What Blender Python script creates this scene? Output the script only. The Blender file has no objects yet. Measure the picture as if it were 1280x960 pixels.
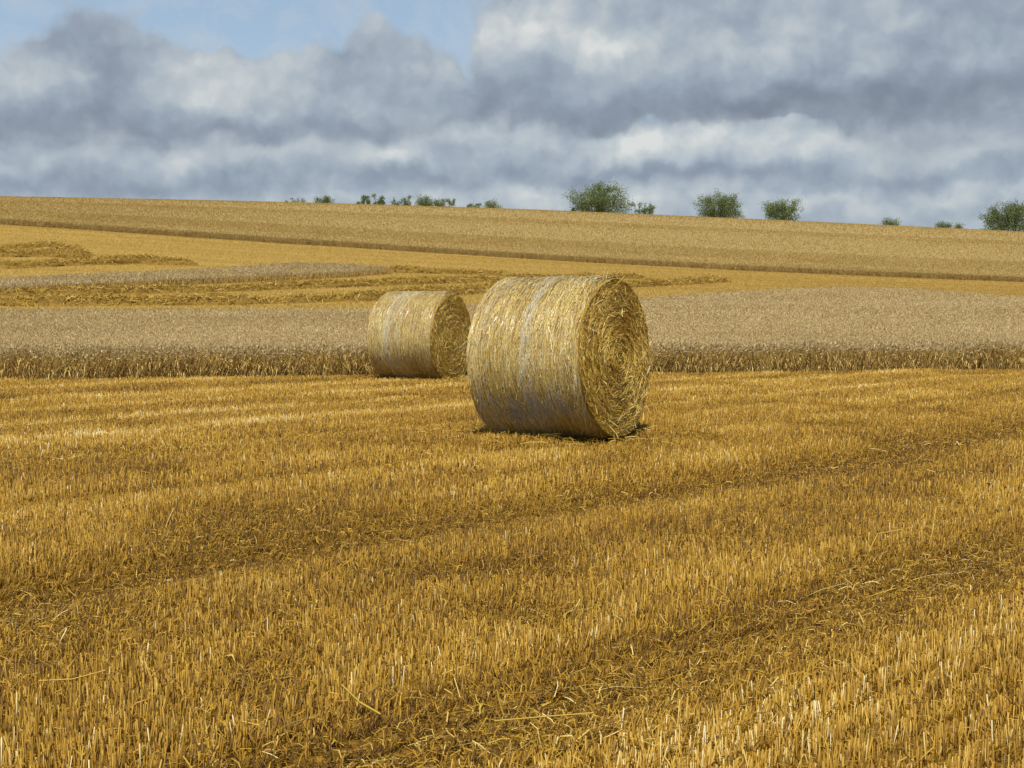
import bpy, math, random
import numpy as np
from mathutils import Vector

rng = np.random.default_rng(7)
random.seed(7)
S = bpy.context.scene
COL = S.collection
R = math.radians

# ------------------------------------------------------------------ camera
F = 1600.0            # focal length in photograph pixels (1280 wide)
EYE = 1.34
PITCH = math.atan(95 / F)
cam_d = bpy.data.cameras.new('camera')
cam = bpy.data.objects.new('camera', cam_d)
COL.objects.link(cam)
cam.location = (0, 0, EYE)
cam.rotation_euler = (math.pi / 2 - PITCH, 0, 0)
cam_d.sensor_width = 36
cam_d.lens = 36 * F / 1280
cam_d.clip_start = 0.05
cam_d.clip_end = 8000
S.camera = cam


def ray(px, row):
    v = np.array([(px - 640) / F, 1.0, -(row - 480) / F])
    c, s = math.cos(PITCH), math.sin(PITCH)
    return np.array([v[0], v[1] * c + v[2] * s, -v[1] * s + v[2] * c])


# ------------------------------------------------------------------ numpy helpers
def hash2(i, j, seed):
    n = (i.astype(np.int64) * 374761393 + j.astype(np.int64) * 668265263 + seed * 974634777) & 0x7fffffff
    n = ((n ^ (n >> 13)) * 1274126177) & 0x7fffffff
    return ((n ^ (n >> 16)) & 0xffff) / 65535.0


def vnoise(x, y, seed=0):
    x = np.asarray(x, float); y = np.asarray(y, float)
    i = np.floor(x); j = np.floor(y)
    fx = x - i; fy = y - j
    fx = fx * fx * (3 - 2 * fx); fy = fy * fy * (3 - 2 * fy)
    a = hash2(i, j, seed); b = hash2(i + 1, j, seed); c = hash2(i, j + 1, seed); d = hash2(i + 1, j + 1, seed)
    return (a * (1 - fx) + b * fx) * (1 - fy) + (c * (1 - fx) + d * fx) * fy


def fbm(x, y, seed=0, o=3):
    t = 0; a = 0.5
    for k in range(o):
        t = t + a * vnoise(x * 2 ** k, y * 2 ** k, seed + k); a *= 0.5
    return t / (1 - 0.5 ** o)


def pchip_slopes(xs, ys):
    h = np.diff(xs)[:, None]; d = np.diff(ys, axis=0) / h
    m = np.zeros_like(ys)
    for k in range(1, len(xs) - 1):
        w1 = 2 * h[k] + h[k - 1]; w2 = h[k] + 2 * h[k - 1]
        ok = d[k - 1] * d[k] > 0
        m[k] = np.where(ok, (w1 + w2) / np.where(ok, w1 / np.where(ok, d[k - 1], 1) + w2 / np.where(ok, d[k], 1), 1), 0)
    m[0] = d[0]; m[-1] = d[-1]
    return m


# ------------------------------------------------------------------ terrain
UC = np.array([-0.75, -0.4, -0.2, 0.0, 0.2, 0.4, 0.75])
YD = np.array([0, 25, 40, 60, 100, 150, 205, 262, 310, 420, 900, 6000.0])


def _row(y, rows, off):
    z = EYE + (385 - np.array(rows)) / F * y - off
    return z


def _ext(v):
    v = list(v)
    return [v[0] + (v[0] - v[1]) * 1.2] + v + [v[-1] + (v[-1] - v[-2]) * 1.2]


z150 = _row(150, [281, 302, 323, 340, 353], 0.0)
z262 = _row(262, [248, 253.5, 262.5, 276, 291], 0.62)
z205 = 0.49 * z150 + 0.51 * z262 + 0.35
TAB = np.array([
    [0] * 7, [0] * 7, [0.1] * 7,
    _ext([0.74, 0.72, 0.70, 0.70, 0.70]),
    _ext([3.8, 3.3, 2.85, 2.45, 2.05]),
    _ext(z150), _ext(z205), _ext(z262),
    _ext(z262 + 2.0), _ext(z262 + 1.0), _ext(z262 - 18), _ext(z262 - 80)], float)
MS = pchip_slopes(YD, TAB)


def terrain0(x, y):
    x = np.asarray(x, float); y = np.asarray(y, float)
    yy = np.clip(y, 0, 5999)
    u = np.clip(x / np.maximum(yy, 20), -0.749, 0.749)
    k = np.clip(np.searchsorted(YD, yy, side='right') - 1, 0, len(YD) - 2)
    h = YD[k + 1] - YD[k]; t = (yy - YD[k]) / h
    # smooth column interpolation (Catmull-Rom on uneven columns -> cubic via weights)
    c = np.clip(np.searchsorted(UC, u, side='right') - 1, 0, len(UC) - 2)
    s = (u - UC[c]) / (UC[c + 1] - UC[c])
    res = 0
    for (cc, w) in ((c, 1 - s), (c + 1, s)):
        a = TAB[k, cc]; b = TAB[k + 1, cc]; ma = MS[k, cc] * h; mb = MS[k + 1, cc] * h
        z = a * (1 + 2 * t) * (1 - t) ** 2 + ma * t * (1 - t) ** 2 + b * t * t * (3 - 2 * t) + mb * t * t * (t - 1)
        res = res + z * w
    return res


def terrain(x, y):
    x = np.asarray(x, float); y = np.asarray(y, float)
    # average over neighbouring columns to soften creases between table columns
    d = 0.045 * np.clip(y, 20, 400)
    z = 0.25 * terrain0(x - d, y) + 0.5 * terrain0(x, y) + 0.25 * terrain0(x + d, y)
    s = lane(x, y)
    near = np.clip((40 - y) / 15, 0, 1)
    z = z + near * (-0.085 * np.exp(-((s + 5.7) / 0.42) ** 2) - 0.03 * np.exp(-((s + 2.75) / 0.25) ** 2)
                    - 0.03 * np.exp(-((s + 8.1) / 0.28) ** 2) + 0.03 * (fbm(x * 1.3, y * 1.3, 5) - 0.5))
    return z


TDIR = np.array([0.69, 0.7238])         # working direction of the combine


def lane(x, y):
    return 0.7238 * x - 0.69 * y + 0.12 * (vnoise(x * .25 + y * .2, y * .0, 9) - .5)


def hit(px, row, off=0.0):
    d = ray(px, row)
    lo = 5.0
    for y in np.arange(8, 700, 0.5):
        t = y / d[1]
        if EYE + d[2] * t < float(terrain(d[0] * t, y)) + off:
            lo = y - 0.5; break
    else:
        lo = 262
    t = (lo + 0.25) / d[1]
    return np.array([d[0] * t, lo + 0.25])


# ------------------------------------------------------------------ mesh helpers
def tag(o, label=None, cat=None, group=None, kind=None):
    if label: o['label'] = label
    if cat: o['category'] = cat
    if group: o['group'] = group
    if kind: o['kind'] = kind
    return o


class MB:
    """collects numpy polygons into one mesh"""
    def __init__(self):
        self.v = []; self.q = []; self.t = []; self.tone = []; self.n = 0

    def add(self, v, faces, tone):
        v = np.asarray(v, float).reshape(-1, 3)
        self.v.append(v); f = np.asarray(faces) + self.n
        (self.q if f.shape[1] == 4 else self.t).append(f)
        self.tone.append(np.broadcast_to(np.asarray(tone, float).reshape(-1), (len(v),)) if np.size(tone) in (1, len(v)) else np.asarray(tone))
        self.n += len(v)

    def build(self, name, mat, parent=None, smooth=False):
        v = np.concatenate(self.v).astype(np.float32)
        tone = np.concatenate(self.tone).astype(np.float32)
        q = np.concatenate(self.q) if self.q else np.zeros((0, 4), int)
        t = np.concatenate(self.t) if self.t else np.zeros((0, 3), int)
        me = bpy.data.meshes.new(name)
        me.vertices.add(len(v)); me.vertices.foreach_set('co', v.ravel())
        loops = np.concatenate([q.ravel(), t.ravel()]).astype(np.int32)
        me.loops.add(len(loops)); me.loops.foreach_set('vertex_index', loops)
        me.polygons.add(len(q) + len(t))
        st = np.concatenate([np.arange(len(q)) * 4, len(q) * 4 + np.arange(len(t)) * 3]).astype(np.int32)
        me.polygons.foreach_set('loop_start', st)
        me.update(calc_edges=True)
        a = me.attributes.new('tone', 'FLOAT', 'POINT'); a.data.foreach_set('value', tone)
        if smooth:
            me.polygons.foreach_set('use_smooth', np.ones(len(q) + len(t), bool))
        me.materials.append(mat)
        o = bpy.data.objects.new(name, me); COL.objects.link(o)
        if parent is not None: o.parent = parent
        return o

    def ribbons(self, P, W, tone):
        """P (N,K,3) centre lines, W (N,K,3) half width vectors, tone (N,)"""
        N, K, _ = P.shape
        v = np.stack([P - W, P + W], axis=2).reshape(-1, 3)
        b = (np.arange(N) * K * 2)[:, None] + (np.arange(K - 1) * 2)[None, :]
        b = b.ravel()
        self.add(v, np.stack([b, b + 1, b + 3, b + 2], 1), np.repeat(tone, K * 2))

    def prisms(self, A, B, r, tone, n=3, cap=True, r2=None):
        N = len(A)
        d = B - A; d /= np.linalg.norm(d, axis=1)[:, None]
        up = np.where(np.abs(d[:, 2:3]) > 0.9, np.array([[1., 0, 0]]), np.array([[0, 0, 1.]]))
        s = np.cross(d, up); s /= np.linalg.norm(s, axis=1)[:, None]; u = np.cross(s, d)
        ph = rng.uniform(0, 6.28, N)[:, None] + np.arange(n)[None] * (2 * math.pi / n)
        off = np.cos(ph)[..., None] * s[:, None] + np.sin(ph)[..., None] * u[:, None]
        rr = np.broadcast_to(np.asarray(r, float), (N,))[:, None, None]
        rt = rr if r2 is None else np.broadcast_to(np.asarray(r2, float), (N,))[:, None, None]
        v = np.concatenate([A[:, None] + off * rr, B[:, None] + off * rt], 1).reshape(-1, 3)
        b = np.arange(N) * 2 * n
        qs = []
        for k in range(n):
            k2 = (k + 1) % n
            qs.append(np.stack([b + k, b + k2, b + n + k2, b + n + k], 1))
        n0 = self.n
        self.add(v, np.concatenate(qs), np.repeat(tone, 2 * n))
        if cap and n == 3:
            self.t.append(np.stack([b + 3, b + 4, b + 5], 1) + n0)

    def spindles(self, C, D, half, w, tone):
        """two crossed diamonds: C centre, D direction (unit), half length, half width"""
        N = len(C)
        up = np.where(np.abs(D[:, 2:3]) > 0.9, np.array([[1., 0, 0]]), np.array([[0, 0, 1.]]))
        s = np.cross(D, up); s /= np.linalg.norm(s, axis=1)[:, None]; u = np.cross(s, D)
        a = rng.uniform(0, 3.14, N)[:, None]
        s, u = s * np.cos(a) + u * np.sin(a), u * np.cos(a) - s * np.sin(a)
        h = np.broadcast_to(half, (N,))[:, None]; w = np.broadcast_to(w, (N,))[:, None]
        T = C + D * h; B = C - D * h
        v = np.stack([B, C + s * w, T, C - s * w, B, C + u * w, T, C - u * w], 1).reshape(-1, 3)
        b = np.arange(N) * 8
        self.add(v, np.concatenate([np.stack([b, b + 1, b + 2, b + 3], 1), np.stack([b + 4, b + 5, b + 6, b + 7], 1)]), np.repeat(tone, 8))


def rv(a, b, n): return rng.uniform(a, b, n)


def unit(v): return v / np.linalg.norm(v, axis=-1, keepdims=True)


# ------------------------------------------------------------------ materials
def nodes(m):
    m.use_nodes = True
    nt = m.node_tree; nt.nodes.clear()
    return nt


def ramp(nt, stops, fac):
    r = nt.nodes.new('ShaderNodeValToRGB')
    e = r.color_ramp.elements
    while len(e) < len(stops): e.new(0.5)
    for el, (p, c) in zip(e, stops):
        el.position = p; el.color = (*c, 1)
    nt.links.new(fac, r.inputs[0])
    return r


def fibre_mat(name, stops, rough=0.5, spec=0.5, trans=0.0):
    m = bpy.data.materials.new(name); nt = nodes(m)
    out = nt.nodes.new('ShaderNodeOutputMaterial'); b = nt.nodes.new('ShaderNodeBsdfPrincipled')
    at = nt.nodes.new('ShaderNodeAttribute'); at.attribute_name = 'tone'
    r = ramp(nt, stops, at.outputs['Fac'])
    nt.links.new(r.outputs[0], b.inputs['Base Color'])
    b.inputs['Roughness'].default_value = rough
    b.inputs['Specular IOR Level'].default_value = spec
    if trans > 0:
        t = nt.nodes.new('ShaderNodeBsdfTranslucent'); nt.links.new(r.outputs[0], t.inputs[0])
        mx = nt.nodes.new('ShaderNodeMixShader'); mx.inputs[0].default_value = trans
        nt.links.new(b.outputs[0], mx.inputs[1]); nt.links.new(t.outputs[0], mx.inputs[2])
        nt.links.new(mx.outputs[0], out.inputs[0])
    else:
        nt.links.new(b.outputs[0], out.inputs[0])
    return m


def noise_mat(name, stops, scale, detail=6, rough=0.9, bump=0.5, dist=0.03, scale2=None, tint=None):
    m = bpy.data.materials.new(name); nt = nodes(m)
    out = nt.nodes.new('ShaderNodeOutputMaterial'); b = nt.nodes.new('ShaderNodeBsdfPrincipled')
    tc = nt.nodes.new('ShaderNodeTexCoord')
    n = nt.nodes.new('ShaderNodeTexNoise'); n.inputs['Scale'].default_value = scale
    n.inputs['Detail'].default_value = detail; n.inputs['Roughness'].default_value = 0.65
    nt.links.new(tc.outputs['Object'], n.inputs['Vector'])
    r = ramp(nt, stops, n.outputs['Fac'])
    c = r.outputs[0]
    if scale2:
        n2 = nt.nodes.new('ShaderNodeTexNoise'); n2.inputs['Scale'].default_value = scale2; n2.inputs['Detail'].default_value = 4
        nt.links.new(tc.outputs['Object'], n2.inputs['Vector'])
        r2 = ramp(nt, [(0.35, tint), (0.65, (1, 1, 1))], n2.outputs['Fac'])
        mx = nt.nodes.new('ShaderNodeMix'); mx.data_type = 'RGBA'; mx.blend_type = 'MULTIPLY'; mx.inputs[0].default_value = 1
        nt.links.new(c, mx.inputs[6]); nt.links.new(r2.outputs[0], mx.inputs[7]); c = mx.outputs[2]
    nt.links.new(c, b.inputs['Base Color'])
    b.inputs['Roughness'].default_value = rough; b.inputs['Specular IOR Level'].default_value = 0.15
    bp = nt.nodes.new('ShaderNodeBump'); bp.inputs['Strength'].default_value = bump; bp.inputs['Distance'].default_value = dist
    nt.links.new(n.outputs['Fac'], bp.inputs['Height']); nt.links.new(bp.outputs[0], b.inputs['Normal'])
    nt.links.new(b.outputs[0], out.inputs[0])
    return m


M_stub = fibre_mat('stubble_straw', [(0, (.11, .051, .008)), (.3, (.325, .174, .018)), (.60, (.57, .33, .036)), (.82, (.75, .51, .12)), (1, (.90, .78, .44))], .45, .25, .18)
M_litter = fibre_mat('litter_straw', [(0, (.15, .075, .009)), (.4, (.36, .21, .018)), (.75, (.55, .36, .05)), (1, (.80, .64, .28))], .5, .25)
M_bale = fibre_mat('bale_straw', [(0, (.20, .11, .02)), (.35, (.48, .305, .06)), (.7, (.71, .52, .14)), (1, (.93, .84, .52))], .34, .6)
M_face = fibre_mat('bale_end_straw', [(0, (.27, .15, .022)), (.4, (.58, .37, .055)), (.75, (.80, .56, .12)), (1, (.92, .80, .42))], .42, .45)
M_core = noise_mat('bale_core', [(.3, (.16, .095, .03)), (.7, (.38, .25, .08))], 30, bump=.8, dist=.02)
M_net = fibre_mat('net_wrap_plastic', [(0, (.40, .42, .41)), (.25, (.52, .52, .45)), (1, (.80, .79, .70))], .6, .2, .3)
M_wheat = fibre_mat('wheat_ears', [(0, (.27, .175, .055)), (.29, (.48, .355, .16)), (.54, (.61, .475, .24)), (.72, (.75, .64, .39)), (.8, (.44, .285, .08)), (.9, (.66, .45, .125)), (1, (.80, .61, .23))], .55, .35, .1)
M_hill = fibre_mat('far_wheat_ears', [(0, (.32, .21, .06)), (.29, (.435, .30, .092)), (.54, (.53, .385, .135)), (.72, (.63, .49, .21)), (.8, (.38, .25, .075)), (.9, (.48, .33, .11)), (1, (.58, .43, .16))], .6, .3, .1)
M_slope = fibre_mat('slope_straw', [(0, (.20, .115, .025)), (.35, (.385, .235, .045)), (.7, (.51, .33, .07)), (1, (.66, .49, .17))], .6, .25)
M_leaf = fibre_mat('bush_leaves', [(0, (.08, .115, .034)), (.5, (.19, .245, .08)), (1, (.31, .35, .14))], .5, .4, .35)
M_twig = noise_mat('bush_bark', [(.3, (.06, .045, .03)), (.7, (.14, .11, .08))], 12)
M_swath = fibre_mat('swath_straw', [(0, (.17, .098, .02)), (.4, (.38, .24, .045)), (.75, (.54, .36, .075)), (1, (.70, .53, .18))], .8, .12)


# ground material : straw litter over soil, finer speckle with distance
def ground_mat():
    m = bpy.data.materials.new('stubble_ground'); nt = nodes(m); L = nt.links
    out = nt.nodes.new('ShaderNodeOutputMaterial'); b = nt.nodes.new('ShaderNodeBsdfPrincipled')
    tc = nt.nodes.new('ShaderNodeTexCoord')
    def noise(sc, det, vec=None, rough=.6):
        n = nt.nodes.new('ShaderNodeTexNoise'); n.inputs['Scale'].default_value = sc; n.inputs['Detail'].default_value = det
        n.inputs['Roughness'].default_value = rough
        L.new(vec or tc.outputs['Object'], n.inputs['Vector']); return n.outputs['Fac']
    fine = noise(28, 8, None, .75)
    soil = ramp(nt, [(.32, (.10, .05, .011)), (.5, (.26, .14, .018)), (.66, (.48, .29, .045))], fine)
    far = ramp(nt, [(.3, (.30, .18, .04)), (.5, (.42, .27, .06)), (.72, (.54, .37, .105))], noise(3.0, 10, None, .8))
    sep = nt.nodes.new('ShaderNodeSeparateXYZ'); L.new(tc.outputs['Object'], sep.inputs[0])
    mr = nt.nodes.new('ShaderNodeMapRange'); mr.inputs[1].default_value = 22; mr.inputs[2].default_value = 60
    L.new(sep.outputs[1], mr.inputs[0])
    mx = nt.nodes.new('ShaderNodeMix'); mx.data_type = 'RGBA'
    L.new(mr.outputs[0], mx.inputs[0]); L.new(soil.outputs[0], mx.inputs[6]); L.new(far.outputs[0], mx.inputs[7])
    # worked strips along the combine direction (pale and darker straw left in bands)
    mp = nt.nodes.new('ShaderNodeMapping'); mp.inputs['Rotation'].default_value = (0, 0, R(-6)); mp.inputs['Scale'].default_value = (.02, .35, .02)
    L.new(tc.outputs['Object'], mp.inputs[0])
    st = ramp(nt, [(.35, (.80, .77, .70)), (.62, (1, 1, 1))], noise(1.0, 3, mp.outputs[0]))
    mm = nt.nodes.new('ShaderNodeMix'); mm.data_type = 'RGBA'; mm.blend_type = 'MULTIPLY'; mm.inputs[0].default_value = 1
    L.new(mx.outputs[2], mm.inputs[6]); L.new(st.outputs[0], mm.inputs[7])
    L.new(mm.outputs[2], b.inputs['Base Color'])
    b.inputs['Roughness'].default_value = .9; b.inputs['Specular IOR Level'].default_value = .1
    bp = nt.nodes.new('ShaderNodeBump'); bp.inputs['Strength'].default_value = .8; bp.inputs['Distance'].default_value = .03
    L.new(fine, bp.inputs['Height']); L.new(bp.outputs[0], b.inputs['Normal'])
    L.new(b.outputs[0], out.inputs[0])
    return m


def grid(mb, xs_of_y, ys, zf, tone=.5):
    nx = xs_of_y.shape[1]; ny = len(ys)
    X = xs_of_y; Y = np.repeat(ys[:, None], nx, 1); Z = zf(X, Y)
    v = np.stack([X, Y, Z], -1).reshape(-1, 3)
    i = (np.arange(ny - 1)[:, None] * nx + np.arange(nx - 1)[None]).ravel()
    mb.add(v, np.stack([i, i + 1, i + nx + 1, i + nx], 1), tone)


# ------------------------------------------------------------------ ground
g = MB()
ys = np.concatenate([np.array([-3000, -600, -100, -20, -5]), np.arange(0, 30, .15), np.arange(30, 320, 1.6), np.array([340, 380, 450, 600, 900, 1500, 3000, 5500])])
fr = np.concatenate([np.array([-60, -12, -4, -2, -1.2]), np.linspace(-.8, .8, 161), np.array([1.2, 2, 4, 12, 60])])
xs = fr[None, :] * np.maximum(np.abs(ys), 9)[:, None]
grid(g, xs, ys, terrain)
tag(g.build('ground', ground_mat(), smooth=True), 'harvested stubble field rising to a wide low hill', 'field', kind='structure')

# ------------------------------------------------------------------ plot outlines
def near_edge(x): return 24.75 + 0.20 * x + 0.35 * (vnoise(x * .5, x * 0, 3) - .5) + .25 * (vnoise(x * 2.1, x * 0, 4) - .5)


_fa = [(-300, 386), (0, 386), (300, 386), (460, 385), (600, 380), (815, 371), (900, 365), (1050, 358), (1150, 361), (1280, 371), (1500, 378)]
_fau = np.array([(p - 640) / F for p, _ in _fa]); _fay = np.array([hit(p, r, .6)[1] for p, r in _fa])
def far_edge(x, y): return np.interp(x / np.maximum(y, 1), _fau, _fay)
_ha = [(-300, 262), (0, 281), (320, 302), (640, 323), (960, 340), (1280, 353), (1560, 362)]
_hau = np.array([(p - 640) / F for p, _ in _ha]); _hay = np.array([hit(p, r)[1] for p, r in _ha])
def hill_edge(x, y): return np.interp(x / np.maximum(y, 1), _hau, _hay) + .8 * (vnoise(x * .15, x * 0, 13) - .5)


def inpoly(x, y, poly):
    r = np.zeros(x.shape, bool); n = len(poly)
    for i in range(n):
        x1, y1 = poly[i]; x2, y2 = poly[(i + 1) % n]
        c = ((y1 > y) != (y2 > y)) & (x < (x2 - x1) * (y - y1) / (y2 - y1 + 1e-12) + x1)
        r ^= c
    return r


_c = [(-260, 353), (0, 347.5), (120, 342), (250, 336.5), (370, 328.5), (440, 330), (486, 334.5), (430, 339), (240, 347), (0, 358), (-260, 368)]
CPOLY = [hit(p, r, .55) for p, r in _c]


def inA(x, y): return (y > near_edge(x)) & (y < far_edge(x, y))
def inC(x, y): return inpoly(x, y, CPOLY)
def inH(x, y): return y > hill_edge(x, y)


# ------------------------------------------------------------------ near stubble
BALES = [  # px of centre, base row, yaw(beta), distance
    dict(c=(0.545, 13.25), beta=30.6), dict(c=(-1.70, 23.75), beta=25.1)]


def under_bale(x, y, m=0.0):
    r = np.zeros(x.shape, bool)
    for b in BALES:
        cx, cy = b['c']; a = R(-b['beta'])
        lx = (x - cx) * math.cos(a) + (y - cy) * math.sin(a); ly = -(x - cx) * math.sin(a) + (y - cy) * math.cos(a)
        r |= (np.abs(lx) < .66 + min(m, .1)) & (np.abs(ly) < .30 + m)
    return r


def sample_field(n, y0, y1, half=.47, marg=1.2):
    """uniform in area inside the wedge"""
    y = np.sqrt(rv(y0 ** 2, y1 ** 2, n)) if marg == 0 else None
    yy = rv(y0, y1, n * 2); w = half * yy + marg
    keep = rng.uniform(0, half * y1 + marg, n * 2) < w
    yy = yy[keep]; w = w[keep]
    return rng.uniform(-1, 1, len(yy)) * w, yy


def rows_snap(x, y, sp=.14, jit=.019):
    s = 0.7238 * x - 0.69 * y; t = .69 * x + .7238 * y
    s2 = np.round(s / sp) * sp + rng.normal(0, jit, len(s))
    return .7238 * s2 + .69 * t, -.69 * s2 + .7238 * t


def row_tone(x, y):
    """straw differs from pass to pass : long streaks along the working direction"""
    s = lane(x, y); t = .69 * x + .7238 * y
    return (fbm(s * 1.15 + 40, t * .06 + 3, 131, 3) - .5) * 1.5 + (fbm(s * 3.3 + 10, t * .22, 141, 2) - .5) * .6


def flat_mask(x, y):
    """how trampled the stubble is (wheel tracks)"""
    s = lane(x, y); wob = .25 * (fbm(x * .8, y * .8, 21) - .5)
    f = .95 * np.exp(-((s + 2.75 + wob) / .30) ** 2) + .85 * np.exp(-((s + 5.7 + wob) / .45) ** 2) + .4 * np.exp(-((s + 8.1 + wob) / .22) ** 2) \
        + .6 * np.exp(-((s + 10.5 + wob) / .26) ** 2) + .45 * np.exp(-((s + 13.6 + wob) / .2) ** 2) + .3 * np.exp(-((s + 17.2) / .25) ** 2) \
        + .45 * np.exp(-((s + .35 + wob) / .22) ** 2)
    f = f * (.35 + 1.1 * fbm(x * .55, y * .55, 31))
    f += np.clip((fbm(x * 1.1, y * 1.1, 41) - .58) * 3.2, 0, .55)
    return np.clip(f, 0, 1)


def pale_mask(x, y):
    """strips where clean pale straw shows"""
    s = lane(x, y); wob = .3 * (fbm(x * .7, y * .7, 51) - .5)
    p = .55 * np.exp(-((s + 2.25 + wob) / .38) ** 2) + .95 * np.exp(-((s + 10.45 + wob) / .3) ** 2) + .9 * np.exp(-((s + 13.7 + wob) / .27) ** 2) + .45 * np.exp(-((s + 12.1 + wob) / .2) ** 2) + .5 * np.exp(-((s + 15.4 + wob) / .2) ** 2) \
        + .7 * np.exp(-((s + 17.2) / .3) ** 2) + .6 * np.exp(-((s + 20.) / .28) ** 2) + .5 * np.exp(-((s + 22.) / .25) ** 2) + .55 * np.exp(-((s + .4) / .4) ** 2)
    return np.clip(p * (.3 + 1.4 * fbm(x * 1.1, y * 1.1, 61)), 0, 1)


st = MB()


def stubble_zone(n, y0, y1, r0, capd):
    x, y = sample_field(n, y0, y1)
    x, y = rows_snap(x, y)
    ok = (y < near_edge(x) + .3) & (y > y0 - .1) & ~under_bale(x, y)
    f = flat_mask(x, y); p = pale_mask(x, y)
    ok &= rng.uniform(0, 1, len(x)) > f * .30
    ok &= rng.uniform(0, 1, len(x)) > .35 * (1 - np.clip(fbm(x * 3.1, y * 3.1, 71) * 1.6, 0, 1))
    x, y, f, p = x[ok], y[ok], f[ok], p[ok]
    N = len(x)
    z = terrain(x, y)
    rt = row_tone(x, y)
    h = (.078 + .018 * rng.standard_normal(N) + .02 * rt) * (.8 + .4 * fbm(x * .6, y * .6, 81)) * (1 - .30 * f)
    h = np.clip(h, .02, .16)
    ld = rv(0, 6.283, N); lm = np.abs(rng.normal(0, .13, N)) + f * np.abs(rng.normal(0, .75, N))
    # flattened stalks lean along the driving direction
    lx = np.cos(ld) * lm + f * .5 * TDIR[0]; ly = np.sin(ld) * lm + f * .5 * TDIR[1]
    A = np.stack([x, y, z - .01], 1)
    d = unit(np.stack([lx, ly, np.ones(N)], 1))
    B = A + d * h[:, None]
    tone = np.clip(rng.beta(1.9, 2.3, N) * .85 + .16 * (fbm(x * .8, y * .8, 91) - .5) * 2 + .45 * p + (rng.random(N) < .06) * .3 - .34 * f + .32 * rt, 0, 1)  # tone drops where trampled: wear, plus rut shade put into the colour
    r = r0 * rv(.75, 1.3, N)
    st.prisms(A, B, r, tone, 3, capd)
    return x, y


stubble_zone(98000, 2.2, 9, .0020, True)
stubble_zone(120000, 9, 17, .0028, True)
stubble_zone(220000, 17, 30, .0040, True)


# dry leaf sheaths and curled blades between stalks
def blades(n, y0, y1, w0):
    x, y = sample_field(n, y0, y1)
    ok = (y < near_edge(x)) & ~under_bale(x, y); x, y = x[ok], y[ok]; N = len(x)
    z = terrain(x, y); f = flat_mask(x, y)
    a = rv(0, 6.283, N); ln = rv(.04, .11, N); hh = rv(.02, .085, N) * (1 - .5 * f)
    dx, dy = np.cos(a), np.sin(a)
    P = np.stack([np.stack([x, y, z + .005], 1),
                  np.stack([x + dx * ln * .3, y + dy * ln * .3, z + hh], 1),
                  np.stack([x + dx * ln * .75, y + dy * ln * .75, z + hh * rv(.5, 1.0, N)], 1),
                  np.stack([x + dx * ln, y + dy * ln, z + hh * rv(.1, .7, N)], 1)], 1)
    w = w0 * rv(.6, 1.4, N)
    sv = np.stack([-dy, dx, rng.normal(0, .5, N)], 1)
    sv = unit(sv)[:, None] * (w[:, None] * np.array([.7, 1, .8, .25]))[..., None]
    st.ribbons(P, sv, np.clip(rng.beta(2, 2.6, N) * .85 + .15 * pale_mask(x, y), 0, 1))


blades(36000, 2.2, 9, .0022)
blades(30000, 9, 18, .0035)
blades(30000, 18, 29, .0045)
tag(st.build('stubble', M_stub), 'cut golden wheat stubble standing in drill rows across the foreground', 'stubble', kind='stuff')

# ------------------------------------------------------------------ loose litter
li = MB()


def litter(n, y0, y1, w0, pm=.16):
    x, y = sample_field(n, y0, y1)
    p = np.clip(flat_mask(x, y) + pale_mask(x, y), 0, 1)
    ok = (y < near_edge(x)) & (rng.uniform(0, 1, len(x)) < pm + .55 * p) & ~under_bale(x, y)
    x, y = x[ok], y[ok]; p = p[ok]; N = len(x)
    z = terrain(x, y) + rv(.004, .04, N) * (1 - .4 * p)
    a = rv(0, 6.283, N); ln = rv(.02, .10, N) * np.where(rng.random(N) < .05, 2.2, 1)
    dz = rng.normal(0, .22, N)
    d = np.stack([np.cos(a), np.sin(a), dz], 1) * ln[:, None] * .5
    c = np.stack([x, y, z + np.abs(dz) * ln * .5], 1)
    bow = np.stack([rng.normal(0, .008, N), rng.normal(0, .008, N), rv(0, .012, N)], 1)
    P = np.stack([c - d, c + bow, c + d], 1)
    s = np.stack([-np.sin(a), np.cos(a), rng.normal(0, .4, N)], 1)
    W = np.repeat((unit(s) * (w0 * rv(.6, 1.2, N))[:, None])[:, None], 3, 1)
    li.ribbons(P, W, np.clip(rng.beta(1.8, 2.4, N) + .12 * p, 0, 1))


litter(46000, 2.2, 9, .0018)
litter(60000, 9, 18, .0032)
litter(50000, 18, 30, .004, .1)
# straw spilled round the bales
for b in BALES:
    n_ = 420
    a_ = rv(0, 6.283, n_); q_ = rv(.55, 1.5, n_)
    x = b['c'][0] + np.cos(a_) * q_; y = b['c'][1] + np.sin(a_) * q_
    k = ~under_bale(x, y); x, y = x[k], y[k]; n_ = len(x)
    d = unit(np.stack([rng.normal(0, 1, n_), rng.normal(0, 1, n_), rng.normal(0, .2, n_)], 1)) * rv(.03, .11, n_)[:, None]
    c = np.stack([x, y, terrain(x, y) + rv(.03, .09, n_)], 1)
    li.ribbons(np.stack([c - d, c + [0, 0, .01], c + d], 1), np.repeat((unit(np.cross(d, rng.normal(0, 1, (n_, 3)))) * .003)[:, None], 3, 1), rng.beta(2, 1.8, n_))
tag(li.build('loose_straw', M_litter), 'loose broken straw lying flat between the cut stubble rows', 'loose straw', kind='stuff')


# ------------------------------------------------------------------ distinct long stems lying on the stubble
def stem(pts, rad, label):
    mb = MB(); P = np.array(pts, float)
    A = P[:-1]; B = P[1:]
    mb.prisms(A, B, rad, np.full(len(A), .72), 4, False)
    o = mb.build('fallen_straw', M_litter)
    tag(o, label, 'straw', 'long single straw stems on the stubble')


def gp(px, row, up):
    d = ray(px, row); t = (EYE - up) / -d[2]
    return (d[0] * t, d[1] * t, up)


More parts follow.
